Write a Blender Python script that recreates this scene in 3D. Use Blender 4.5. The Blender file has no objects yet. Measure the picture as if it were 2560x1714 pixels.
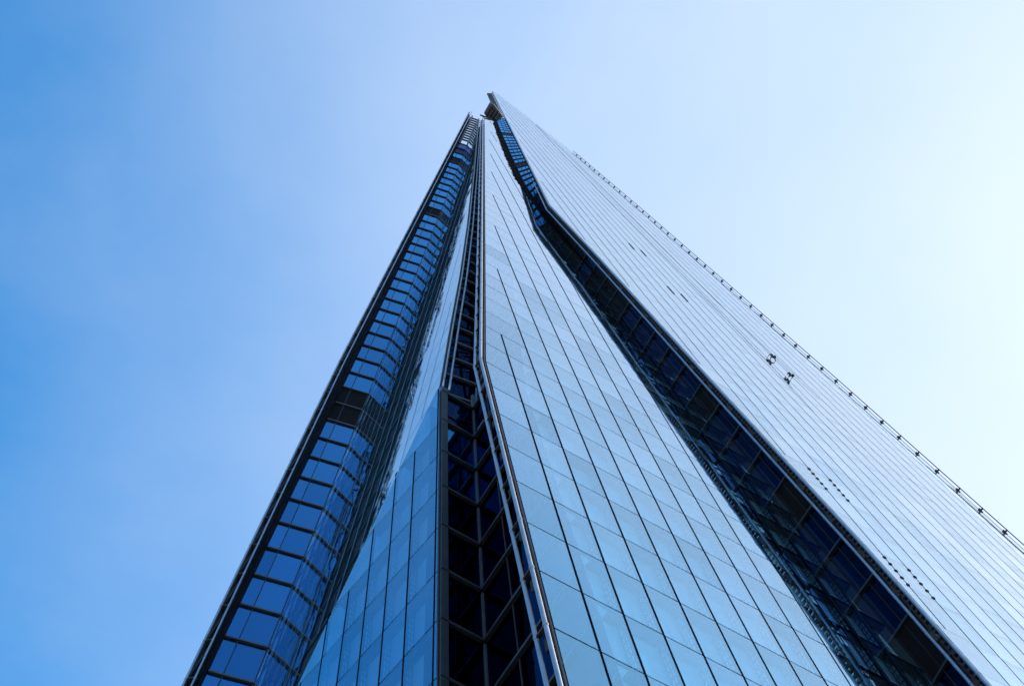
import bpy, math, random
from mathutils import Vector, Matrix
random.seed(7)
R_ = math.radians
scene = bpy.context.scene

# ------------------------------------------------------------------ camera
EYE = 1.6                                   # eye height above the ground
F_ = Vector((0.0, 0.34703446, 0.93785238))
RT = Vector((0.99148621, 0.12211937, -0.04518795))
UP = Vector((0.13021172, -0.9298677, 0.34407988))
FPX = 3459.7                                # focal length in pixels of a 2560 px wide picture
cd = bpy.data.cameras.new("camera"); cam = bpy.data.objects.new("camera", cd)
scene.collection.objects.link(cam)
m = Matrix((RT, UP, -F_)).transposed().to_4x4(); m.translation = Vector((0, 0, EYE))
cam.matrix_world = m
cd.sensor_fit = 'HORIZONTAL'; cd.sensor_width = 36.0; cd.lens = 36.0 * FPX / 2560.0
cd.clip_start = 0.1; cd.clip_end = 6000
scene.camera = cam

# ------------------------------------------------------------------ light
SUN_AZ, SUN_EL = 63.0, 41.0                 # azimuth from +y towards +x
sdir = Vector((math.sin(R_(SUN_AZ)) * math.cos(R_(SUN_EL)), math.cos(R_(SUN_AZ)) * math.cos(R_(SUN_EL)), math.sin(R_(SUN_EL))))
w = bpy.data.worlds.new("World"); scene.world = w; w.use_nodes = True
nt = w.node_tree; nt.nodes.clear()
def N(t, **kw):
    n = nt.nodes.new(t)
    for k, v in kw.items(): setattr(n, k, v)
    return n
out = N('ShaderNodeOutputWorld'); bg = N('ShaderNodeBackground')
sky = N('ShaderNodeTexSky', sky_type='NISHITA', sun_disc=False, sun_elevation=R_(SUN_EL), sun_rotation=R_(SUN_AZ), altitude=50, air_density=1.0, dust_density=0.6, ozone_density=1.0)
# thin bright haze round the sun and faint cirrus
geo = N('ShaderNodeTexCoord')
dot = N('ShaderNodeVectorMath', operation='DOT_PRODUCT'); dot.inputs[1].default_value = sdir
nt.links.new(geo.outputs['Generated'], dot.inputs[0])
rng = N('ShaderNodeMapRange', interpolation_type='SMOOTHSTEP'); rng.inputs['From Min'].default_value = 0.40; rng.inputs['From Max'].default_value = 0.95
rng.inputs['To Min'].default_value = 0.0; rng.inputs['To Max'].default_value = 1.0
nt.links.new(dot.outputs['Value'], rng.inputs['Value'])
noi = N('ShaderNodeTexNoise'); noi.inputs['Scale'].default_value = 2.6; noi.inputs['Detail'].default_value = 6; noi.inputs['Roughness'].default_value = 0.55
mp = N('ShaderNodeMapping'); mp.inputs['Scale'].default_value = (1.0, 1.0, 2.2)
nt.links.new(geo.outputs['Generated'], mp.inputs['Vector']); nt.links.new(mp.outputs['Vector'], noi.inputs['Vector'])
nr = N('ShaderNodeMapRange'); nr.inputs['From Min'].default_value = 0.38; nr.inputs['From Max'].default_value = 0.75; nr.inputs['To Max'].default_value = 0.14
nt.links.new(noi.outputs['Fac'], nr.inputs['Value'])
mul = N('ShaderNodeMath', operation='MULTIPLY_ADD'); mul.inputs[1].default_value = 0.58
nt.links.new(rng.outputs['Result'], mul.inputs[0]); nt.links.new(nr.outputs['Result'], mul.inputs[2])
hue = N('ShaderNodeHueSaturation'); hue.inputs['Saturation'].default_value = 1.42; hue.inputs['Hue'].default_value = 0.493; hue.inputs['Value'].default_value = 1.08
nt.links.new(sky.outputs['Color'], hue.inputs['Color'])
mix = N('ShaderNodeMixRGB'); mix.inputs['Color2'].default_value = (3.34, 3.6, 3.85, 1)
nt.links.new(mul.outputs[0], mix.inputs['Fac']); nt.links.new(hue.outputs['Color'], mix.inputs['Color1'])
nt.links.new(mix.outputs['Color'], bg.inputs['Color']); bg.inputs['Strength'].default_value = 0.15
nt.links.new(bg.outputs['Background'], out.inputs['Surface'])
sl = bpy.data.lights.new("sun", 'SUN'); sl.energy = 2.8; sl.angle = R_(0.5); sl.color = (1.0, 0.95, 0.88)
so = bpy.data.objects.new("sun", sl); scene.collection.objects.link(so)
so.rotation_euler = (-sdir).to_track_quat('-Z', 'Y').to_euler(); so.location = (80, 60, 120)
scene.view_settings.view_transform = 'Standard'; scene.view_settings.look = 'None'
scene.view_settings.gamma = 1.0; scene.view_settings.exposure = 1.0; scene.view_settings.use_curve_mapping = False
scene.cycles.max_bounces = 10; scene.cycles.transparent_max_bounces = 16; scene.cycles.glossy_bounces = 6
scene.cycles.caustics_reflective = False; scene.cycles.caustics_refractive = False

# ------------------------------------------------------------------ materials
def newmat(name):
    m = bpy.data.materials.new(name); m.use_nodes = True; m.node_tree.nodes.clear()
    return m, m.node_tree
def principled(name, col, rough=0.5, metal=0.0, var=0.0, scale=1.5, spec=0.5, bump=0.0):
    m, t = newmat(name); o = t.nodes.new('ShaderNodeOutputMaterial'); b = t.nodes.new('ShaderNodeBsdfPrincipled')
    t.links.new(b.outputs['BSDF'], o.inputs['Surface'])
    b.inputs['Roughness'].default_value = rough; b.inputs['Metallic'].default_value = metal; b.inputs['Specular IOR Level'].default_value = spec
    b.inputs['Base Color'].default_value = (*col, 1)
    if var or bump:
        tc = t.nodes.new('ShaderNodeTexCoord'); n = t.nodes.new('ShaderNodeTexNoise'); n.inputs['Scale'].default_value = scale; n.inputs['Detail'].default_value = 5
        t.links.new(tc.outputs['Object'], n.inputs['Vector'])
        if var:
            r = t.nodes.new('ShaderNodeMapRange'); r.inputs['From Min'].default_value = 0.3; r.inputs['From Max'].default_value = 0.7
            r.inputs['To Min'].default_value = 1 - var; r.inputs['To Max'].default_value = 1 + var
            t.links.new(n.outputs['Fac'], r.inputs['Value'])
            mx = t.nodes.new('ShaderNodeVectorMath'); mx.operation = 'SCALE'; mx.inputs[0].default_value = col
            t.links.new(r.outputs['Result'], mx.inputs['Scale']); t.links.new(mx.outputs['Vector'], b.inputs['Base Color'])
        if bump:
            bp = t.nodes.new('ShaderNodeBump'); bp.inputs['Strength'].default_value = bump; bp.inputs['Distance'].default_value = 0.02
            t.links.new(n.outputs['Fac'], bp.inputs['Height']); t.links.new(bp.outputs['Normal'], b.inputs['Normal'])
    return m
def glass(name, r0, refl, trans, wave=0.02, wscale=0.6, edge=None, fmax=1.0, solid=False):
    m, t = newmat(name); o = t.nodes.new('ShaderNodeOutputMaterial')
    lw = t.nodes.new('ShaderNodeLayerWeight'); lw.inputs['Blend'].default_value = 0.5
    p = t.nodes.new('ShaderNodeMath'); p.operation = 'POWER'; p.inputs[1].default_value = 5.0
    t.links.new(lw.outputs['Facing'], p.inputs[0])
    a = t.nodes.new('ShaderNodeMath'); a.operation = 'MULTIPLY_ADD'; a.inputs[1].default_value = fmax - r0; a.inputs[2].default_value = r0
    t.links.new(p.outputs[0], a.inputs[0])
    oi = t.nodes.new('ShaderNodeObjectInfo'); vr = t.nodes.new('ShaderNodeMapRange'); vr.inputs['To Min'].default_value = 0.86; vr.inputs['To Max'].default_value = 1.14
    t.links.new(oi.outputs['Random'], vr.inputs['Value'])
    vm = t.nodes.new('ShaderNodeMath'); vm.operation = 'MULTIPLY'; vm.use_clamp = True; t.links.new(a.outputs[0], vm.inputs[0]); t.links.new(vr.outputs['Result'], vm.inputs[1])
    tr = t.nodes.new('ShaderNodeBsdfDiffuse' if solid else 'ShaderNodeBsdfTransparent'); tr.inputs['Color'].default_value = (*trans, 1)
    gl = t.nodes.new('ShaderNodeBsdfGlossy'); gl.inputs['Roughness'].default_value = 0.0; gl.inputs['Color'].default_value = (*refl, 1)
    mr = t.nodes.new('ShaderNodeMapRange'); mr.inputs['From Min'].default_value = 0.68; mr.inputs['From Max'].default_value = 0.89
    t.links.new(lw.outputs['Facing'], mr.inputs['Value'])
    tm = t.nodes.new('ShaderNodeMixRGB'); tm.inputs['Color1'].default_value = (*refl, 1); tm.inputs['Color2'].default_value = (*(edge or refl), 1)
    t.links.new(mr.outputs['Result'], tm.inputs['Fac']); t.links.new(tm.outputs['Color'], gl.inputs['Color'])
    tc = t.nodes.new('ShaderNodeTexCoord'); n = t.nodes.new('ShaderNodeTexNoise'); n.inputs['Scale'].default_value = wscale; n.inputs['Detail'].default_value = 2
    t.links.new(tc.outputs['Object'], n.inputs['Vector'])
    bp = t.nodes.new('ShaderNodeBump'); bp.inputs['Strength'].default_value = 1.0; bp.inputs['Distance'].default_value = wave
    t.links.new(n.outputs['Fac'], bp.inputs['Height']); t.links.new(bp.outputs['Normal'], gl.inputs['Normal'])
    mx = t.nodes.new('ShaderNodeMixShader')
    t.links.new((a if solid else vm).outputs[0], mx.inputs['Fac']); t.links.new(tr.outputs[0], mx.inputs[1]); t.links.new(gl.outputs[0], mx.inputs[2])
    t.links.new(mx.outputs[0], o.inputs['Surface'])
    return m
M = {
 'glass': glass('facade_glass', 0.26, (0.42, 0.78, 1.0), (0.78, 0.94, 1.0), 0.002, 0.55, (1.0, 1.0, 1.0)),
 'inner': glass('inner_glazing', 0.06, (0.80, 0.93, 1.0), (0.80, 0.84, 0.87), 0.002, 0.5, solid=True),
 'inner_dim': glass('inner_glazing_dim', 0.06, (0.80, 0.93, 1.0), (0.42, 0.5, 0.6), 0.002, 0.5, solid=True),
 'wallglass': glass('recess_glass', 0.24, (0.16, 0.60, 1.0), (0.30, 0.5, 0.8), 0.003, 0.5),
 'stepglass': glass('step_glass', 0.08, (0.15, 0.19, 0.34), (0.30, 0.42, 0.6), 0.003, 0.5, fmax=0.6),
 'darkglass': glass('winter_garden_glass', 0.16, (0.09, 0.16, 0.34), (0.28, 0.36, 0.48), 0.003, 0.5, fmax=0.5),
 'mullion': principled('mullion_aluminium', (0.005, 0.007, 0.011), 1.0, 0.0, 0.2, 3, spec=0.0),
 'mullion2': principled('mullion_pale', (0.06, 0.075, 0.10), 0.35, 0.2, 0.2, 3, spec=0.5),  # paler, glossier version of the same mullion, for the leaning face
 'steel': principled('tube_steel', (0.42, 0.43, 0.46), 0.38, 0.85, 0.15, 2.0),
 'bracket': principled('bracket_paint', (0.045, 0.034, 0.032), 0.6, 0.0, 0.3, 4, spec=0.2),
 'beam': principled('beam_paint', (0.085, 0.09, 0.10), 0.45, 0.1, 0.15, 1.5),
 'post': principled('post_paint', (0.032, 0.035, 0.04), 0.45, 0.2, 0.2, 1.5),
 'blind': principled('blind_fabric', (0.34, 0.42, 0.52), 0.35, 0, 0.10, 0.35),
 'soffit': principled('soffit_panel', (0.13, 0.11, 0.13), 0.6, 0, 0.2, 0.8),
 'lattice': principled('lattice_metal', (0.10, 0.12, 0.15), 0.5, 0.0, 0.1, 2),
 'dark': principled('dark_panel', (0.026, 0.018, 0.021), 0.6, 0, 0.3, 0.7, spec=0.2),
 'dark_reflection': principled('built_reflection', (0.008, 0.009, 0.013), 0.9, 0, 0.3, 1, spec=0.05),  # near-black tone of a reflection, given to solid bars
 'interior': principled('room_interior', (0.02, 0.05, 0.11), 0.7, 0, 0.4, 0.4),
 'plantpanel': principled('plant_floor_panel', (0.011, 0.009, 0.010), 0.7, 0, 0.3, 1, spec=0.08),
 'crown': principled('crown_concrete', (0.10, 0.11, 0.125), 0.8, 0, 0.25, 1),
 'ground': principled('paving_stone', (0.24, 0.23, 0.22), 0.85, 0, 0.25, 0.6, bump=0.3),
 'overall': principled('overall_cloth', (0.02, 0.025, 0.035), 0.85, 0, 0.3, 8),
 'skin': principled('skin', (0.42, 0.26, 0.19), 0.6),
 'helmet': principled('helmet_shell', (0.03, 0.03, 0.035), 0.35),
 'rope': principled('rope_fibre', (0.03, 0.05, 0.09), 0.8),
}

# ------------------------------------------------------------------ helpers
col = scene.collection
Z = Vector((0, 0, 1))
class MB:
    def __init__(s): s.v = []; s.f = []
    def prism(s, a, b):
        n = len(a); o = len(s.v); s.v += [tuple(p) for p in a] + [tuple(p) for p in b]
        s.f.append(tuple(o + i for i in range(n))[::-1]); s.f.append(tuple(o + n + i for i in range(n)))
        for i in range(n): j = (i + 1) % n; s.f.append((o + i, o + j, o + n + j, o + n + i))
    def bar(s, p, q, sx, sy):           # box from p to q with half-extent vectors sx, sy
        c = [(-1, -1), (1, -1), (1, 1), (-1, 1)]
        s.prism([p + sx * i + sy * j for i, j in c], [q + sx * i + sy * j for i, j in c])
    def strut(s, p, q, r, ref=Z):       # square bar of half-width r
        d = (q - p).normalized(); x = d.cross(ref)
        if x.length < 1e-3: x = d.cross(Vector((1, 0, 0)))
        x.normalize(); y = d.cross(x).normalized(); s.bar(p, q, x * r, y * r)
    def tube(s, pts, r, n=10):
        o = len(s.v); L = len(pts)
        for i, p in enumerate(pts):
            d = (pts[min(i + 1, L - 1)] - pts[max(i - 1, 0)]).normalized()
            x = d.cross(Vector((0.3, 1, 0))).normalized(); y = d.cross(x).normalized()
            rr = r[i] if isinstance(r, list) else r
            for k in range(n):
                a = 2 * math.pi * k / n; s.v.append(tuple(p + x * rr * math.cos(a) + y * rr * math.sin(a)))
        for i in range(L - 1):
            for k in range(n):
                k2 = (k + 1) % n; s.f.append((o + i * n + k, o + i * n + k2, o + (i + 1) * n + k2, o + (i + 1) * n + k))
        s.f.append(tuple(o + k for k in range(n))[::-1]); s.f.append(tuple(o + (L - 1) * n + k for k in range(n)))
    def mesh(s, name, mat, smooth=False):
        me = bpy.data.meshes.new(name); me.from_pydata(s.v, [], s.f); me.materials.append(mat)
        if smooth:
            for p in me.polygons: p.use_smooth = len(p.vertices) == 4
        me.update(); return me
    def build(s, name, mat, parent=None, smooth=False, stuff=False):
        if not s.v: return None
        return place(s.mesh(name, mat, smooth), name, parent, stuff=stuff)
def place(me, name, parent=None, loc=None, stuff=False):
    o = bpy.data.objects.new(name, me); col.objects.link(o)
    if parent: o.parent = parent
    if loc is not None: o.location = loc
    if stuff: o['kind'] = 'stuff'
    return o
def clip_half(poly, axis, val, sign):
    outp = []
    for i in range(len(poly)):
        a = poly[i]; b = poly[(i + 1) % len(poly)]
        da = (a[axis] - val) * sign; db = (b[axis] - val) * sign
        if da >= 0: outp.append(a)
        if (da >= 0) != (db >= 0):
            k = da / (da - db); outp.append((a[0] + (b[0] - a[0]) * k, a[1] + (b[1] - a[1]) * k))
    return outp
def clip_rect(poly, u0, u1, z0, z1):
    for ax, v, s in ((0, u0, 1), (0, u1, -1), (1, z0, 1), (1, z1, -1)):
        poly = clip_half(poly, ax, v, s)
        if len(poly) < 3: return []
    r = []
    for p in poly:
        if not r or abs(p[0] - r[-1][0]) + abs(p[1] - r[-1][1]) > 1e-4: r.append(p)
    if len(r) > 2 and abs(r[0][0] - r[-1][0]) + abs(r[0][1] - r[-1][1]) < 1e-4: r.pop()
    return r if len(r) > 2 else []
def area2(p): return 0.5 * abs(sum(p[i][0] * p[(i + 1) % len(p)][1] - p[(i + 1) % len(p)][0] * p[i][1] for i in range(len(p))))
def span(poly, z):
    xs = []
    for i in range(len(poly)):
        a = poly[i]; b = poly[(i + 1) % len(poly)]
        if (a[1] <= z) != (b[1] <= z): xs.append(a[0] + (b[0] - a[0]) * (z - a[1]) / (b[1] - a[1]))
    return (min(xs), max(xs)) if xs else None
def lerp(tab, z):
    if z <= tab[0][0]: a, b = tab[0], tab[1]
    elif z >= tab[-1][0]: a, b = tab[-2], tab[-1]
    else:
        for a, b in zip(tab, tab[1:]):
            if a[0] <= z <= b[0]: break
    return a[1] + (b[1] - a[1]) * (z - a[0]) / (b[0] - a[0])
def proj(P):
    d = P - Vector((0, 0, EYE)); f = d.dot(F_)
    if f <= 0: return None
    return 1280 + FPX * d.dot(RT) / f, 857 - FPX * d.dot(UP) / f
class Facet:
    def __init__(s, az, lean, d, side):
        p = R_(az); s.h = Vector((math.sin(p), math.cos(p), 0))
        s.n = Vector((-s.h.y, s.h.x, 0)) if side > 0 else Vector((s.h.y, -s.h.x, 0))   # horizontal, into the building
        s.t = math.tan(R_(lean)); s.d = d; s.m = s.n * s.t + Z
    def pt(s, u, z, off=0.0): return s.h * u + s.n * (s.d + z * s.t + off) + Z * (z + EYE)
    def rel(s, du, dz, off): return s.h * du + s.m * dz + s.n * off
# heights z below are measured from the eye; the ground is at -EYE
Z0, HF = 36.6539, 3.6641
def zk(k): return Z0 + HF * k
fA = Facet(-46.5554, 0.1954, 16.4043, -1)     # vertical lower face, left of the corner
fA2 = Facet(-38.5, 4.9895, 7.5955, -1)        # leaning face above it
fB = Facet(51.5521, 5.0546, 13.1935, 1)       # front face, right of the corner
fC = Facet(52.4644, 5.5238, 11.1, 1)          # big right face, 2 m proud of the front one

# ------------------------------------------------------------------ ground
g = MB(); S = 3000
g.prism([Vector((-S, -S, -0.5)), Vector((S, -S, -0.5)), Vector((S, S, -0.5)), Vector((-S, S, -0.5))],
        [Vector((-S, -S, 0)), Vector((S, -S, 0)), Vector((S, S, 0)), Vector((-S, S, 0))])
go = g.build('ground', M['ground']); go['kind'] = 'structure'

# ------------------------------------------------------------------ the tower
tower = bpy.data.objects.new('glass_tower', None); col.objects.link(tower); tower.location = (10, 40, 0)
tower['label'] = 'tall tapering skyscraper of leaning blue glass faces with open corner fins'; tower['category'] = 'skyscraper'
INV = Matrix.Translation(-tower.location)
def adopt(o):                                   # keep world coordinates under the tower's Empty
    if o is not None: o.parent = tower; o.matrix_parent_inverse = INV
    return o

pane_pool = []        # every facade pane, sorted later by how large it shows
def curtain_wall(F, poly, lines, floors, name, ggap=0.108, hgap=0.085, lmin=0.85, rmin=0.5, tilt=0.0012, bar=0.085, mat='mullion', tbar=0.05):
    frame = MB(); runs = {}
    for k0, k1 in zip(floors, floors[1:]):
        zm = 0.5 * (k0 + k1)
        sp = span(poly, zm)
        if not sp: continue
        sb = span(poly, k0 + 0.02) or sp; stp = span(poly, k1 - 0.02) or sp
        lo = max(sp[0], min(sb[0], stp[0])); hi = min(sp[1], max(sb[1], stp[1]))
        us = [u for u in lines if lo + lmin < u < hi - rmin]
        cuts = [-1e3] + us + [1e3]
        for a, b in zip(cuts, cuts[1:]):
            c = clip_rect(poly, a + ggap / 2 if a > -999 else a, b - ggap / 2 if b < 999 else b, k0 + hgap / 2, k1 - hgap / 2)
            if c and area2(c) > 0.04:
                pane_pool.append((F, c, a > -999 and b < 999 and len(c) == 4 and abs(area2(c) - (b - a - ggap) * (k1 - k0 - hgap)) < 1e-3, frame_parent_key[0], tilt))
        for u in us: runs.setdefault(u, []).append((k0, k1))
        if sb: frame.bar(F.pt(sb[0], k0, 0.045), F.pt(sb[1], k0, 0.045), F.m * tbar, F.n * 0.045)
    for u, seg in runs.items():
        seg.sort(); cur = list(seg[0])
        grp = []
        for s in seg[1:]:
            if abs(s[0] - cur[1]) < 1e-4: cur[1] = s[1]
            else: grp.append(cur); cur = list(s)
        grp.append(cur)
        for a, b in grp: frame.bar(F.pt(u, a, 0.04), F.pt(u, b, 0.04), F.h * bar, F.n * 0.05)
    o = adopt(frame.build(name, M[mat]))
    return o
frame_parent_key = [None]
def inner_skin(F, poly, off, mat, parent, name='inner_skin', th=0.12):
    mb = MB(); mb.prism([F.pt(u, z, off) for u, z in poly], [F.pt(u, z, off + th) for u, z in poly])
    o = mb.build(name, mat, parent); return o
def soffits(F, poly, floors, parent, inset_l, inset_r, depth=0.42):
    for k in floors:
        sp = span(poly, k - 0.1)
        if not sp or sp[1] - sp[0] - inset_l - inset_r < 0.4: continue
        mb = MB(); a = sp[0] + inset_l; b = sp[1] - inset_r
        mb.prism([F.pt(a, k - 0.14, 0.10), F.pt(b, k - 0.14, 0.10), F.pt(b, k - 0.14, depth - 0.01), F.pt(a, k - 0.14, depth - 0.01)],
                 [F.pt(a, k + 0.02, 0.10), F.pt(b, k + 0.02, 0.10), F.pt(b, k + 0.02, depth - 0.01), F.pt(a, k + 0.02, depth - 0.01)])
        mb.build('floor_soffit', M['soffit'], parent)
def lattice_mesh(F, depth=0.42):
    mb = MB(); top = HF - 0.2
    for off in (0.12, 0.25, depth - 0.04):
        mb.bar(F.rel(0, 0.06, off), F.rel(0, top, off), F.h * 0.02, F.n * 0.022)
    z = 0.2
    while z < top:
        mb.bar(F.rel(0, z, 0.10), F.rel(0, z, depth - 0.02), F.h * 0.018, F.m * 0.03); z += 0.42
    return mb.mesh('lattice_fin', M['lattice'])
def lattices(F, poly, lines, ks, parent, inset_l, inset_r):
    me = lattice_mesh(F)
    for k in ks:
        sp = span(poly, zk(k) + 0.1); sp2 = span(poly, zk(k + 1) - 0.1)
        if not sp or not sp2: continue
        for u in lines:
            if max(sp[0], sp2[0]) + inset_l < u < min(sp[1], sp2[1]) - inset_r:
                place(me, 'lattice_fin', parent, F.pt(u, zk(k)))

# -- outlines of the faces as (u, z) in each face's own plane
B_EDGE = [(-1.5, 12.96), (58.8, 12.96), (208, 25.45)]
C_EDGE = [(-1.5, 33.5), (42.1, 31.4), (53.9, 30.71), (76, 28.71), (105.7, 26.28), (125.1, 24.35), (304.5, 34.75)]
C_RIGHT = [(-1.5, 54.6), (45, 53.6), (77, 52.9), (111.7, 52.2), (138.3, 51.1), (191, 48.7), (242.7, 45.13), (282.6, 39.4), (304.6, 35.0)]
B_FOLD = [(-1.5, 34.9), (47, 33.0), (53, 32.4), (76, 30.4), (105, 28.0), (125, 26.2), (135, 25.6), (147, 25.4), (170, 26.3), (208, 28.05), (224, 29.0)]
A2_EDGE = [(67.0, 23.38), (81.4, 24.21), (93.7, 24.78), (117, 26.44), (153.4, 29.57), (214, 34.93), (224, 35.8), (245, 37.55)]
def u2w(z): return 43.4 - (z - 69) * 0.0318           # where the left recess wall meets the leaning face
def ufold(z):                                          # crease between the vertical and the leaning face
    return (fA2.d + z * fA2.t - fA.n.dot(fA2.n) * (fA.d + z * fA.t)) / fA.h.dot(fA2.n)
def u2fold(z): return (fA.h * ufold(z) + fA.n * (fA.d + z * fA.t)).dot(fA2.h)
ZT = 67.0
lo_, hi_ = 0.0, 60.0
for _ in range(40):
    md = (lo_ + hi_) / 2
    if u2fold(md) > u2w(md): lo_ = md
    else: hi_ = md
ZC = hi_
REFL_W = [(100, 0.0), (114, 0.55), (125, 1.05), (150, 1.3), (190, 1.2), (224, 0.7)]      # width of the strip imitating a dark reflection beside the fold
def refl_w(z): return max(0.0, lerp(REFL_W, z)) if z > 100 else 0.0
B_RT = [(z, u - refl_w(z)) for z, u in sorted(B_FOLD + [(100, lerp(B_FOLD, 100)), (114, lerp(B_FOLD, 114)), (190, lerp(B_FOLD, 190))])]
B_POLY = [(12.96, -1.5)] + [(u, z) for z, u in B_RT] + [(u, z) for z, u in B_EDGE[::-1]][:-1]
C_POLY = [(u, z) for z, u in C_RIGHT] + [(u, z) for z, u in C_EDGE[::-1]]
A_POLY = [(21.15, -1.5), (ufold(ZC), -1.5), (ufold(ZC), ZC), (ufold(ZT), ZT)] + ([(21.15, ZT)] if ufold(ZT) > 21.2 else [])
A2_POLY = [(u2fold(ZC), ZC), (u2w(245), 245)] + [(u, z) for z, u in A2_EDGE[::-1]] + [(u2fold(ZT), ZT - 0.05)]

fl = [zk(k) for k in range(-10, 60)]
B_LINES = [12.9601 + 1.5 * i for i in range(1, 16)]
C_LINES = [31.573 + 1.3745 * i for i in range(-6, 18)]
A_LINES = [21.40] + [21.6803 + 1.5085 * i for i in range(1, 30)]
A2_LINES = [23.61 + 1.47 * i for i in range(0, 16)]
flB = [zk(-10) - 0.0] + [zk(k) for k in range(-9, 52)]
flA = [zk(k) for k in range(-10, 8)] + [ZT]
flA2 = [zk(k) for k in range(-3, 58)]
flC = [zk(k) + 0.735 * HF for k in range(-11, 73)]
frame_parent_key[0] = 'B'; cwB = curtain_wall(fB, B_POLY, B_LINES, flB, 'curtain_wall')
frame_parent_key[0] = 'A'; cwA = curtain_wall(fA, A_POLY, A_LINES, flA, 'curtain_wall', lmin=0.12, rmin=0.4)
frame_parent_key[0] = 'A2'; cwA2 = curtain_wall(fA2, A2_POLY, A2_LINES, flA2, 'curtain_wall', lmin=0.6, rmin=0.3, tilt=0.0025, mat='mullion2')
frame_parent_key[0] = 'C'; cwC = curtain_wall(fC, C_POLY, C_LINES, flC, 'curtain_wall', ggap=0.10, hgap=0.02, tilt=0.0016, bar=0.075, tbar=0.02, lmin=0.45)
CW = {'B': cwB, 'A': cwA, 'A2': cwA2, 'C': cwC}
cwB['label'] = 'front glass face right of the dark corner notch'
cwA['label'] = 'vertical deep blue glass face at lower left'
cwA2['label'] = 'narrow leaning pale lilac glass face'
cwC['label'] = 'large pale glass face on the right'

# panes: the 300 that show largest are objects, the rest is joined per face
def shown(item):
    F, c = item[0], item[1]
    q = [proj(F.pt(u, z)) for u, z in c]
    if any(p is None for p in q): return 0
    cx = sum(p[0] for p in q) / len(q); cy = sum(p[1] for p in q) / len(q)
    if not (-60 < cx < 2620 and 0 < cy < 1760): return 0
    return area2(q)
order = sorted(range(len(pane_pool)), key=lambda i: -shown(pane_pool[i]))
top = set(order[:300]); rest = {}; shared = {}
def pane_prism(mb, F, c, uc, zc, a, b, org=True):
    f = F.pt if org else (lambda u, z, o: F.rel(u - uc, z - zc, o))
    fr = []; bk = []
    for u, z in c:
        o = a * (u - uc) + b * (z - zc); fr.append(f(u, z, -0.024 + o)); bk.append(f(u, z, -0.012 + o))
    mb.prism(fr, bk)
for i, (F, c, full, key, tilt) in enumerate(pane_pool):
    uc = sum(p[0] for p in c) / len(c); zc = sum(p[1] for p in c) / len(c)
    a, b = random.gauss(0, tilt), random.gauss(0, tilt * 0.7)
    if i in top:
        if full:
            sz = (key, round(area2(c), 2))
            if sz not in shared:
                mb = MB(); pane_prism(mb, F, c, uc, zc, 0, 0, False); shared[sz] = mb.mesh('pane', M['glass'])
            o = place(shared[sz], 'pane', CW[key], F.pt(uc, zc)); o.rotation_euler = (0, 0, a)
        else:
            mb = MB(); pane_prism(mb, F, c, uc, zc, a, b); mb.build('pane', M['glass'], CW[key])
    else:
        pane_prism(rest.setdefault(key, MB()), F, c, uc, zc, a, b)
for key, mb in rest.items(): mb.build('small_panes', M['glass'], CW[key], stuff=True)

# behind the glass: soffits, lattice fins and pale inner skin
def inset(poly_edge_l, dl, poly_edge_r, dr, z0, z1):
    zs = sorted(set([z0, z1] + [z for z, _ in poly_edge_l + poly_edge_r if z0 < z < z1]))
    return [(lerp(poly_edge_l, z) + dl, z) for z in zs] + [(lerp(poly_edge_r, z) - dr, z) for z in zs[::-1]]
CAV = 0.42
B_IN = inset(B_EDGE, 2.5, B_FOLD, 0.05, -1.5, 196)
inner_skin(fB, inset(B_EDGE, 2.5, B_FOLD, 0.2, -1.5, 205), CAV, M['inner'], cwB)
inner_skin(fB, inset([(z, u - 0.3) for z, u in B_FOLD], 0, B_FOLD, -2.6, -1.5, 212), CAV + 0.14, M['dark'], cwB, 'end_panel')
soffits(fB, B_IN, flB[1:-5], cwB, 0.02, 0.02)
lattices(fB, B_IN, B_LINES, range(-2, 8), cwB, 0.1, 0.2)
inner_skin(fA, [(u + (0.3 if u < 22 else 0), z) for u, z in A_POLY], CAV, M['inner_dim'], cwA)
soffits(fA, A_POLY, flA[1:], cwA, 0.3, 0.3)
lattices(fA, A_POLY, A_LINES[1:], range(1, 8), cwA, 0.1, 0.6)
A2_IN = [(u2fold(ZC) + 1.5, ZC + .3), (u2w(240) + 1.0, 240)] + [(u + 1.2, z) for z, u in A2_EDGE[::-1]][1:] + [(u2fold(ZT) + 0.5, ZT - 1)]
inner_skin(fA2, A2_IN, CAV, M['inner'], cwA2)
C_IN = inset(C_EDGE, 1.6, C_RIGHT, 0.6, -1.5, 290)
inner_skin(fC, C_IN, 0.3, M['inner'], cwC)

refl_mb = MB(); zz = 101.0  # wavy dark reflection in the front glass, built as a strip of ragged bars
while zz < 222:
    u1 = lerp(B_FOLD, zz); wd = refl_w(zz)
    refl_mb.prism([fB.pt(u1 - wd + 0.02, zz, 0.10), fB.pt(u1 - 0.03, zz, 0.10), fB.pt(lerp(B_FOLD, zz + 1.0) - 0.03, zz + 1.0, 0.10), fB.pt(lerp(B_FOLD, zz + 1.0) - refl_w(zz + 1.0) + 0.02, zz + 1.0, 0.10)],
              [fB.pt(u1 - wd + 0.02, zz, 0.2), fB.pt(u1 - 0.03, zz, 0.2), fB.pt(lerp(B_FOLD, zz + 1.0) - 0.03, zz + 1.0, 0.2), fB.pt(lerp(B_FOLD, zz + 1.0) - refl_w(zz + 1.0) + 0.02, zz + 1.0, 0.2)])
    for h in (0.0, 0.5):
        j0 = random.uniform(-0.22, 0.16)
        refl_mb.bar(fB.pt(u1 - wd + j0, zz + h, 0.0), fB.pt(u1 - 0.03, zz + h, 0.0), fB.m * 0.11, fB.n * 0.05)
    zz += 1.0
refl_strip = adopt(refl_mb.build('reflection_strip', M['dark_reflection'])); refl_strip['kind'] = 'stuff'
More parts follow.
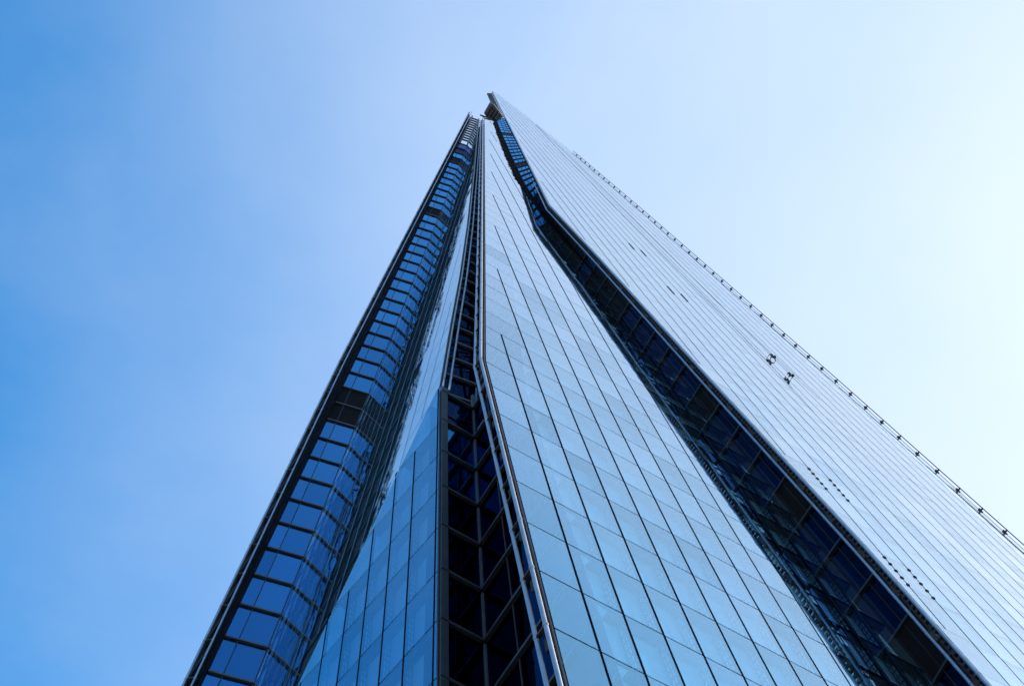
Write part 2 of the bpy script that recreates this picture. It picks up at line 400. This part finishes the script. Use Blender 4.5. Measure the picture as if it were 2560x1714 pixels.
# -- ruled walls of the recesses ------------------------------------------------
def ruled_wall(name, I, O, zs, splits, nrm, gmat, beam=0.11, proud=0.12, skip=(), backing=0.5, backmat='interior', bmat='beam', bars=0.03, label=None, beams=True, ext=(0, 0)):
    core = MB(); kids = []
    for j, (z0, z1) in enumerate(zip(zs, zs[1:])):
        a0, b0, a1, b1 = I(z0), O(z0), I(z1), O(z1)
        if (b0 - a0).length < 0.15: continue
        sub = nrm * -backing
        dr = (b0 - a0).normalized(); c4 = [a0 - dr * ext[0] + sub, b0 + dr * ext[1] + sub, b1 + dr * ext[1] + sub, a1 - dr * ext[0] + sub]
        core.prism(c4, [p - nrm * 0.1 for p in c4])
        L = (b0 - a0).length; gw = 0.02 / L; gh = 0.02 / (z1 - z0)
        for s0, s1 in zip(splits, splits[1:]):
            def q(s, t): return (a0.lerp(b0, s)).lerp(a1.lerp(b1, s), t)
            quad = [q(s0 + gw, gh), q(s1 - gw, gh), q(s1 - gw, 1 - gh), q(s0 + gw, 1 - gh)]
            e = random.gauss(0, 0.004)
            kids.append((j, [p - nrm * 0.03 + nrm * (e if n_ in (1, 2) else 0) for n_, p in enumerate(quad)], [p + nrm * (e if n_ in (1, 2) else 0) for n_, p in enumerate(quad)]))
            if s1 < 1: core.bar(q(s1, 0), q(s1, 1), (b0 - a0).normalized() * bars, nrm * 0.045)
        core.bar(a0, a1, (b0 - a0).normalized() * 0.05, nrm * 0.05)
    o = adopt(core.build(name, M[backmat]))
    if label: o['label'] = label
    for j, fr, bk in kids:
        mb = MB(); mb.prism(fr, bk); mb.build('recess_pane', M[gmat(j)], o)
    if beams:
        for z in zs:
            a, b = I(z), O(z)
            if (b - a).length < 0.15: continue
            mb = MB(); mb.bar(a + nrm * (proud / 2), b + nrm * (proud / 2), Z * beam, nrm * (proud / 2 + 0.04)); mb.build('beam', M[bmat], o)
    return o
# corner notch, vertical walls
PA = fA.pt(21.15, 47.0); PA.z = 0                      # right end of the vertical face
PC = Vector((-2.42, 27.85, 0))                         # inner corner of the notch
d_out = -fB.n
def at(P, z): return Vector((P.x, P.y, z + EYE))
def notch_right(z):                                    # meets the back of the front face's fin
    k = PC.dot(fB.n) - (fB.d + z * fB.t) - CAV
    return at(PC + d_out * k, z)
nl = (PC - PA).normalized()
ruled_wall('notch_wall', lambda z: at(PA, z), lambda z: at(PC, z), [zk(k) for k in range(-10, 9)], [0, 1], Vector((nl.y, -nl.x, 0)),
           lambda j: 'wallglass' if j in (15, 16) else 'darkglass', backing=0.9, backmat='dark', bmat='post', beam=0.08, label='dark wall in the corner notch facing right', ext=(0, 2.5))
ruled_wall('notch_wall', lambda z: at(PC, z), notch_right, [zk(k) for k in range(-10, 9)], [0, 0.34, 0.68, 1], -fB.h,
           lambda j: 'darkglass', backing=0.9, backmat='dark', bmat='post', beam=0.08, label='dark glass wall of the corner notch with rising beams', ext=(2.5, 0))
mb = MB(); mb.bar(at(PA, -1.6) + nl * 0.17, at(PA, 66.5) + nl * 0.17, nl * 0.16, Vector((nl.y, -nl.x, 0)) * 0.16)
for k in range(-9, 9): mb.bar(at(PA, zk(k) - 0.05) + nl * 0.17, at(PA, zk(k) + 0.05) + nl * 0.17, nl * 0.18, Vector((nl.y, -nl.x, 0)) * 0.19)
adopt(mb.build('corner_post', M['post']))
mb = MB(); mb.bar(at(PC, -1.6), at(PC, 68), Vector((nl.y, -nl.x, 0)) * 0.09, fB.h * 0.09); adopt(mb.build('corner_post', M['beam']))
# upper recess between the leaning face and the front face
def upL(z): return fA2.pt(lerp(A2_EDGE, z) + 1.1, z, 0.5)
def upR(z): return fB.pt(lerp(B_EDGE, z) + 2.46, z, CAV + 0.1)
def upG(z): return fB.pt(lerp(B_EDGE, z) + 2.46, z, 5.0 - (z - 66) * 0.024)
zs_u = [zk(k) for k in range(8, 55)]
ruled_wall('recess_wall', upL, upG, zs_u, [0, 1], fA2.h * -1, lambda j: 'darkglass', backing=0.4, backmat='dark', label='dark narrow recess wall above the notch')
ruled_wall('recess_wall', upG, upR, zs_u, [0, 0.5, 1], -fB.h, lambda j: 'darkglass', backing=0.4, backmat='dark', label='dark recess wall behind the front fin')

# left recess: a ladder of beams and blue panes standing out from the leaning face
def sD(z): return 3.6 - (z - 60) * 0.0105
def Dp(z, s, lat=0.0): return fA2.h * (u2w(z) + 0.22 * s + lat) + fA2.n * (fA2.d + z * fA2.t - s) + Z * (z + EYE)
nD = (-fA2.h + fA2.n * -0.22).normalized()
zs_d = [zk(k) for k in range(-10, 51)]
dark_d = {j for j, z in enumerate(zs_d) if round((z - Z0) / HF) in (18, 19, 37, 46)}
ruled_wall('recess_wall', lambda z: Dp(z, 0), lambda z: Dp(z, 0.72 * sD(z)), zs_d, [0, 0.68, 1], nD,
           lambda j: 'plantpanel' if j in dark_d else ('stepglass' if j > len(zs_d) - 4 else 'wallglass'), beam=0.075, proud=0.10, backing=0.6, label='blue ladder-like recess wall on the left')
# open fin of the hidden left face: it overhangs towards the viewer and closes the left outline
DL = Vector((-0.917, -0.399, 0)); DN = Vector((0.399, -0.917, 0))
def Df(z, k, lat=0.0):                                  # k=0 at the recess wall, k=1 at the free edge
    s = sD(z); a = max(0.12, min(0.26, 0.15 + (z - 60) * 0.0022)); return Dp(z, 0.72 * s) + (DL * a + DN * (0.42 + (a - 0.12) * 1.9)) * (s * k) + Vector((1, 0, 0)) * lat
zs_f = zs_d + [zk(53), zk(56)]
fin = MB()
for z0, z1 in zip(zs_f, zs_f[1:]):
    q = [Df(z0 + 0.1, -0.15), Df(z0 + 0.1, 0.97), Df(z1 + 0.05, 0.97), Df(z1 + 0.05, -0.15)]
    fin.prism(q, [p + Vector((-0.06, 0, 0)) for p in q])
    for k in (0.3, 0.62, 0.97): fin.bar(Df(z0, k, 0.05), Df(z1, k, 0.05), Vector((0.07, 0, 0)), Vector((0, 0.03, 0)))
finD = adopt(fin.build('corner_fin', M['dark'])); finD['label'] = 'dark open fin forming the left outline'
gl_ = MB(); q = [Df(-1.5, -0.6, -0.12), Df(-1.5, 1.0, -0.12), Df(zk(56), 1.0, -0.12), Df(zk(56), -0.6, -0.12)]
gl_.prism(q, [p + Vector((-0.04, 0, 0)) for p in q]); gl_.build('fin_glass', M['stepglass'], finD)
for lat, r in ((0.02, 0.07), (0.5, 0.06)):
    mb = MB(); mb.tube([Df(z, 1.06, lat) for z in zs_f], r, 12)
    for z in zs_f[1:-1]: mb.tube([Df(z - 0.05, 1.06, lat), Df(z + 0.05, 1.06, lat)], r * 1.25, 12)
    mb.build('tube', M['steel'], finD, smooth=True)
def bracket(parts, parent):
    mb = MB()
    for p, q, r in parts: mb.strut(p, q, r)
    mb.build('bracket', M['bracket'], parent)
for z in [zk(k) for k in range(0, 55)]:
    bracket([(Df(z, 1.06, 0), Df(z, 1.06, 0.5), 0.05), (Df(z, 1.06, 0.25), Df(z, 0.85, 0.05), 0.06)], finD)
    if z < 150: bracket([(Df(z + 0.2, 1.02, 0.08), Df(z + HF * 0.9, 1.02, 0.44), 0.03)], finD)

# right recess: wall between the front face and the big right face
def stI(z): return fB.pt(lerp(B_FOLD, z), z, 0.0)
def stO(z):
    e = lerp(C_EDGE, z); k = min(1.0, max(0.0, (z - 118) / 14.0))
    return fC.pt(e + 1.3 * (1 - k) + 0.12 * k, z, 0.14)
zs_s = [z for z in flC if -1.5 < z < 227]
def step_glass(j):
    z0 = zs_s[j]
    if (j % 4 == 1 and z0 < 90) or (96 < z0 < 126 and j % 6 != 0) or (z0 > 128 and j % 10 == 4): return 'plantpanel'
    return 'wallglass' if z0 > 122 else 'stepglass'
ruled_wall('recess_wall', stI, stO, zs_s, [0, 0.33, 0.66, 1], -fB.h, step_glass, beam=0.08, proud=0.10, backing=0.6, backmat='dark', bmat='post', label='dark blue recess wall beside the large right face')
# opaque liner behind the free strip of the right face, with slots
ln = MB()
for z0, z1 in zip(zs_s, zs_s[1:]):
    if z0 > 122: break
    for za, zb, w1 in ((z0 + 0.06, z0 + 0.58 * HF, 1.3), (z0 + 0.58 * HF, z0 + 0.96 * HF, 0.66)):
        e0, e1 = lerp(C_EDGE, za), lerp(C_EDGE, zb)
        q = [fC.pt(e0 + 0.34, za, 0.16), fC.pt(e0 + w1, za, 0.16), fC.pt(e1 + w1, zb, 0.16), fC.pt(e1 + 0.34, zb, 0.16)]
        ln.prism(q, [p + fC.n * 0.04 for p in q])
ln.build('fin_liner', M['dark'], cwC)

# -- tube tracks along the free glass edges -------------------------------------
def edge_track(E, zs, sgn, offs, label, rack=True, du=0.27, r=0.07, box=True, rungs=0.0, tmat='steel'):
    base = MB()
    pts = zs
    if rack:
        for za, zb in zip(pts, pts[1:]): base.bar(E(za, sgn * 0.06, 0.03), E(zb, sgn * 0.06, 0.03), (E(za, 0.03, 0) - E(za, 0, 0)), (E(za, 0, 0.03) - E(za, 0, 0)))
        z = pts[0]
        while z < pts[-1] and z < 170:
            base.bar(E(z, sgn * 0.02, 0.20), E(z + 0.16, sgn * 0.02, 0.20), (E(z, 0.05, 0) - E(z, 0, 0)), (E(z, 0, 0.11) - E(z, 0, 0))); z += 0.42
        for za, zb in zip(pts, pts[1:]): base.bar(E(za, 0, 0.33), E(zb, 0, 0.33), (E(za, 0.025, 0) - E(za, 0, 0)), (E(za, 0, 0.02) - E(za, 0, 0)))
    else:
        for za, zb in zip(pts, pts[1:]): base.bar(E(za, sgn * 0.03, 0.03), E(zb, sgn * 0.03, 0.03), (E(za, 0.05, 0) - E(za, 0, 0)), (E(za, 0, 0.03) - E(za, 0, 0)))
    o = adopt(base.build('edge_track', M['bracket'])); o['label'] = label
    for off in offs:
        mb = MB(); p = [E(z, sgn * du, off) for z in pts]; mb.tube(p, r, 12)
        for z in pts[1:-1]: mb.tube([E(z - 0.05, sgn * du, off), E(z + 0.05, sgn * du, off)], r * 1.22, 12)
        mb.build('tube', M[tmat], o, smooth=True)
    for z in pts[1:-1]:
        parts = [(E(z, sgn * du, offs[0]), E(z, sgn * du, offs[-1]), 0.045), (E(z, sgn * du, sum(offs) / len(offs)), E(z, -sgn * 0.02, 0.15), 0.05)]
        bracket(parts, o)
        if box and z < 110:
            mb = MB(); mb.bar(E(z - 0.75, -sgn * 0.0, 0.36), E(z - 0.05, -sgn * 0.0, 0.36), (E(z, 0.09, 0) - E(z, 0, 0)), (E(z, 0, 0.09) - E(z, 0, 0))); mb.build('motor_box', M['bracket'], o)
        if rungs:
            mb = MB()
            mb.strut(E(z - 0.25, sgn * du, 0.0), E(z + 0.25, sgn * du, -0.05), 0.075)
            mb.build('clamp', M['bracket'], o)
    return o
edge_track(lambda z, du, off: fB.pt(lerp(B_EDGE, z) + du, z, off), [-1.5] + [zk(k) for k in range(-10, 6)] + [58.8] + [zk(k) for k in range(7, 47)] + [208], -1, (0.02, 0.52), 'twin steel tubes along the front fin at the notch')
edge_track(lambda z, du, off: fA2.pt(lerp(A2_EDGE, z) + du, z, off), [67.0] + [zk(k) for k in range(9, 57)], -1, (0.16, 0.55), 'twin steel tubes along the leaning left face', du=0.04, box=False, rack=False)
edge_track(lambda z, du, off: fC.pt(lerp(C_EDGE, z) + du, z, off), [-1.5] + [z for z in flC if -1 < z < 124] + [125.1] + [z for z in flC if 127 < z < 303], -1, (0.06, 0.52), 'steel tube track on the free edge of the right face', du=0.06, box=True)
edge_track(lambda z, du, off: fC.pt(lerp(C_RIGHT, z) + du, z, off), [z for z in flC if -1 < z < 243], 1, (0.0, -0.24), 'braced rail running down the outer right edge', du=0.1, rack=False, box=False, r=0.035, rungs=1, tmat='bracket')

# -- beads of anchors on the right face -----------------------------------------
for u in (31.573, 32.948):
    for z0 in (50.7, 61.8, ):
        for i in range(5):
            mb = MB(); z = z0 + i * 0.7 + (0.05 if u > 32 else 0); P = fC.pt(u, z, -0.02)
            mb.tube([P - fC.h * 0.10, P - fC.h * 0.04, P + fC.h * 0.04, P + fC.h * 0.10], [0.03, 0.065, 0.065, 0.03], 6); mb.build('anchor', M['bracket'], cwC)
for u in (C_LINES[6 + 1] + 1.3745, C_LINES[6 + 2] + 1.3745):
    for z0 in (109.8, 128.5):
        for i in range(5):
            mb = MB(); z = z0 + i * 0.6; P = fC.pt(u, z, -0.02)
            mb.tube([P - fC.h * 0.1, P - fC.h * 0.04, P + fC.h * 0.04, P + fC.h * 0.1], [0.03, 0.07, 0.07, 0.03], 6); mb.build('anchor', M['bracket'], cwC)

# -- crown ------------------------------------------------------------------------
ZCR = 229.0
cp = [(1.59, 43.41), (2.26, 43.74), (3.48, 45.87), (2.53, 46.99), (0.98, 46.12), (0.38, 45.01)]
cp = [(x * 229 / 235, y * 229 / 235) for x, y in cp]
mb = MB(); mb.prism([Vector((x, y, ZCR + EYE)) for x, y in cp], [Vector((x, y, ZCR + EYE + 1.2)) for x, y in cp])
crown = adopt(mb.build('crown_soffit', M['crown'])); crown['label'] = 'ribbed underside of the open top'
for i in range(5):
    k = (i + 0.5) / 5; a = Vector((*cp[0], 0)).lerp(Vector((*cp[2], 0)), k); b = Vector((*cp[5], 0)).lerp(Vector((*cp[3], 0)), k)
    mb = MB(); mb.bar(at(a, ZCR - 0.25), at(b, ZCR - 0.25), Z * 0.25, (a - b).cross(Z).normalized() * 0.12); mb.build('joist', M['beam'], crown)
crf = MB()
def CL(z, du, off): return fC.pt(lerp(C_EDGE, z) + du, z, off)
zz = 240.0
crf.strut(CL(238, -0.9, 0.9), CL(299, -0.5, 0.9), 0.10)
crf.strut(CL(238, -0.2, 0.9), CL(303, -0.1, 0.9), 0.10)
while zz < 299: crf.strut(CL(zz, 0.0, 0.5), CL(zz, -0.9, 1.0), 0.13); zz += 2.6
adopt(crf.build('crown_frame', M['beam']))
crf = MB(); zz = zk(51)
while zz < zk(57): crf.strut(Dp(zz, 0.0), Dp(zz, 0.8 * sD(zz)), 0.13); zz += 2.0
crf.strut(Dp(zk(50), 0.62 * sD(zk(50))), Dp(zk(57), 0.62 * sD(zk(57))), 0.12); crf.strut(Dp(zk(50), 0), Dp(zk(55), 0), 0.12)
adopt(crf.build('crown_frame', M['beam']))
mb = MB(); mb.strut(Vector((-0.34, 43.98, ZCR + EYE)), Vector((0.7, 44.5, ZCR + EYE)), 0.10); mb.strut(Vector((-0.1, 44.1, ZCR + EYE)), Vector((0.6, 44.9, ZCR + EYE)), 0.06)
adopt(mb.build('davit_arm', M['bracket']))

# -- two rope workers on the right face ---------------------------------------------
def rope_worker(u, z, pose, label):
    base = fC.pt(u, z, -0.24)
    o_ = -fC.n; s_ = fC.h; up = fC.m.normalized()
    def P(s, o, h): return s_ * s + o_ * o + up * h
    J, E, Rr = [], [], []
    def add(p, r, par=None):
        J.append(p); Rr.append(r)
        if par is not None: E.append((par, len(J) - 1))
        return len(J) - 1
    pel = add(P(0, 0, 0), 0.15); ch = add(P(0, 0.10, 0.34), 0.17, pel); nk = add(P(0, 0.08, 0.55), 0.065, ch); hd = add(P(0, 0.06, 0.66), 0.10, nk); add(P(0, 0.05, 0.76), 0.09, hd)
    for s in (-1, 1):
        sh = add(P(s * 0.19, 0.09, 0.48), 0.065, ch)
        if pose == 0:
            el = add(P(s * 0.42, -0.05, 0.40 + 0.25 * s), 0.045, sh); wr = add(P(s * 0.36, -0.22, 0.55 + 0.3 * s), 0.035, el)
        else:
            el = add(P(s * 0.28, -0.08, 0.30), 0.045, sh); wr = add(P(s * 0.12, -0.18, 0.55), 0.035, el)
        hnd = add(wr_end(J[wr], J[el]), 0.035, wr)
        hip = add(P(s * 0.11, 0, -0.06), 0.10, pel)
        if pose == 0:
            kn = add(P(s * 0.30, -0.02, -0.42), 0.07, hip); an = add(P(s * 0.34, -0.28, -0.75), 0.045, kn)
        else:
            kn = add(P(s * 0.22, 0.10, -0.28), 0.075, hip); an = add(P(s * 0.18, -0.28, -0.42), 0.045, kn)
        add(J[an] + P(0, 0.10, -0.06), 0.045, an)
    me = bpy.data.meshes.new('person'); me.from_pydata([tuple(j) for j in J], E, []); me.materials.append(M['overall'])
    ob = bpy.data.objects.new('person', me); col.objects.link(ob); ob.location = base; ob.scale = (0.66, 0.66, 0.66)
    md_ = ob.modifiers.new('skin', 'SKIN')
    for i, sv in enumerate(me.skin_vertices[0].data): sv.radius = (Rr[i], Rr[i])
    me.skin_vertices[0].data[0].use_root = True
    md_.use_smooth_shade = True
    sd = ob.modifiers.new('sub', 'SUBSURF'); sd.levels = 1; sd.render_levels = 2
    ob['label'] = label; ob['category'] = 'person'; ob['group'] = 'rope workers on the glass'
    hm = MB(); c = J[hd] + up * 0.03
    rings = [(-0.02, 0.125), (0.03, 0.13), (0.09, 0.115), (0.13, 0.07), (0.145, 0.01)]
    hm.tube([c + up * h for h, _ in rings], [r for _, r in rings], 12)
    hm.build('helmet', M['helmet'], ob, smooth=True)
    bag = MB(); c = P(0.12, 0.2, -0.15); bag.tube([c, c - up * 0.05, c - up * 0.4, c - up * 0.43], [0.06, 0.13, 0.14, 0.1], 10); bag.build('tool_bag', M['bracket'], ob, smooth=True)
    return base
def wr_end(w_, e_): return w_ + (w_ - e_).normalized() * 0.11
rope_worker(41.75, 102.3, 0, 'rope worker with limbs spread, higher of two on the right glass face')
rope_worker(41.60, 96.9, 1, 'crouched rope worker, lower of two on the right glass face')
for (u, z, lab) in ((41.75, 102.6, 'thin dark rope above the higher rope worker'), (41.60, 97.2, 'thin dark rope holding the lower rope worker')):
    mb = MB(); pts = [fC.pt(u + 0.05, z, -0.38)] + [fC.pt(u - (zz_ - z) * 0.008, zz_, -0.3) for zz_ in (120, 150, 190, 225)] + [fC.pt(u - 1.2, 262, -0.02)]
    mb.tube([fC.pt(u + 0.05, z - 7, -0.5)] + pts, 0.012, 6); o = mb.build('rope', M['rope']); o['label'] = lab; o['category'] = 'rope'; o['group'] = 'work ropes'
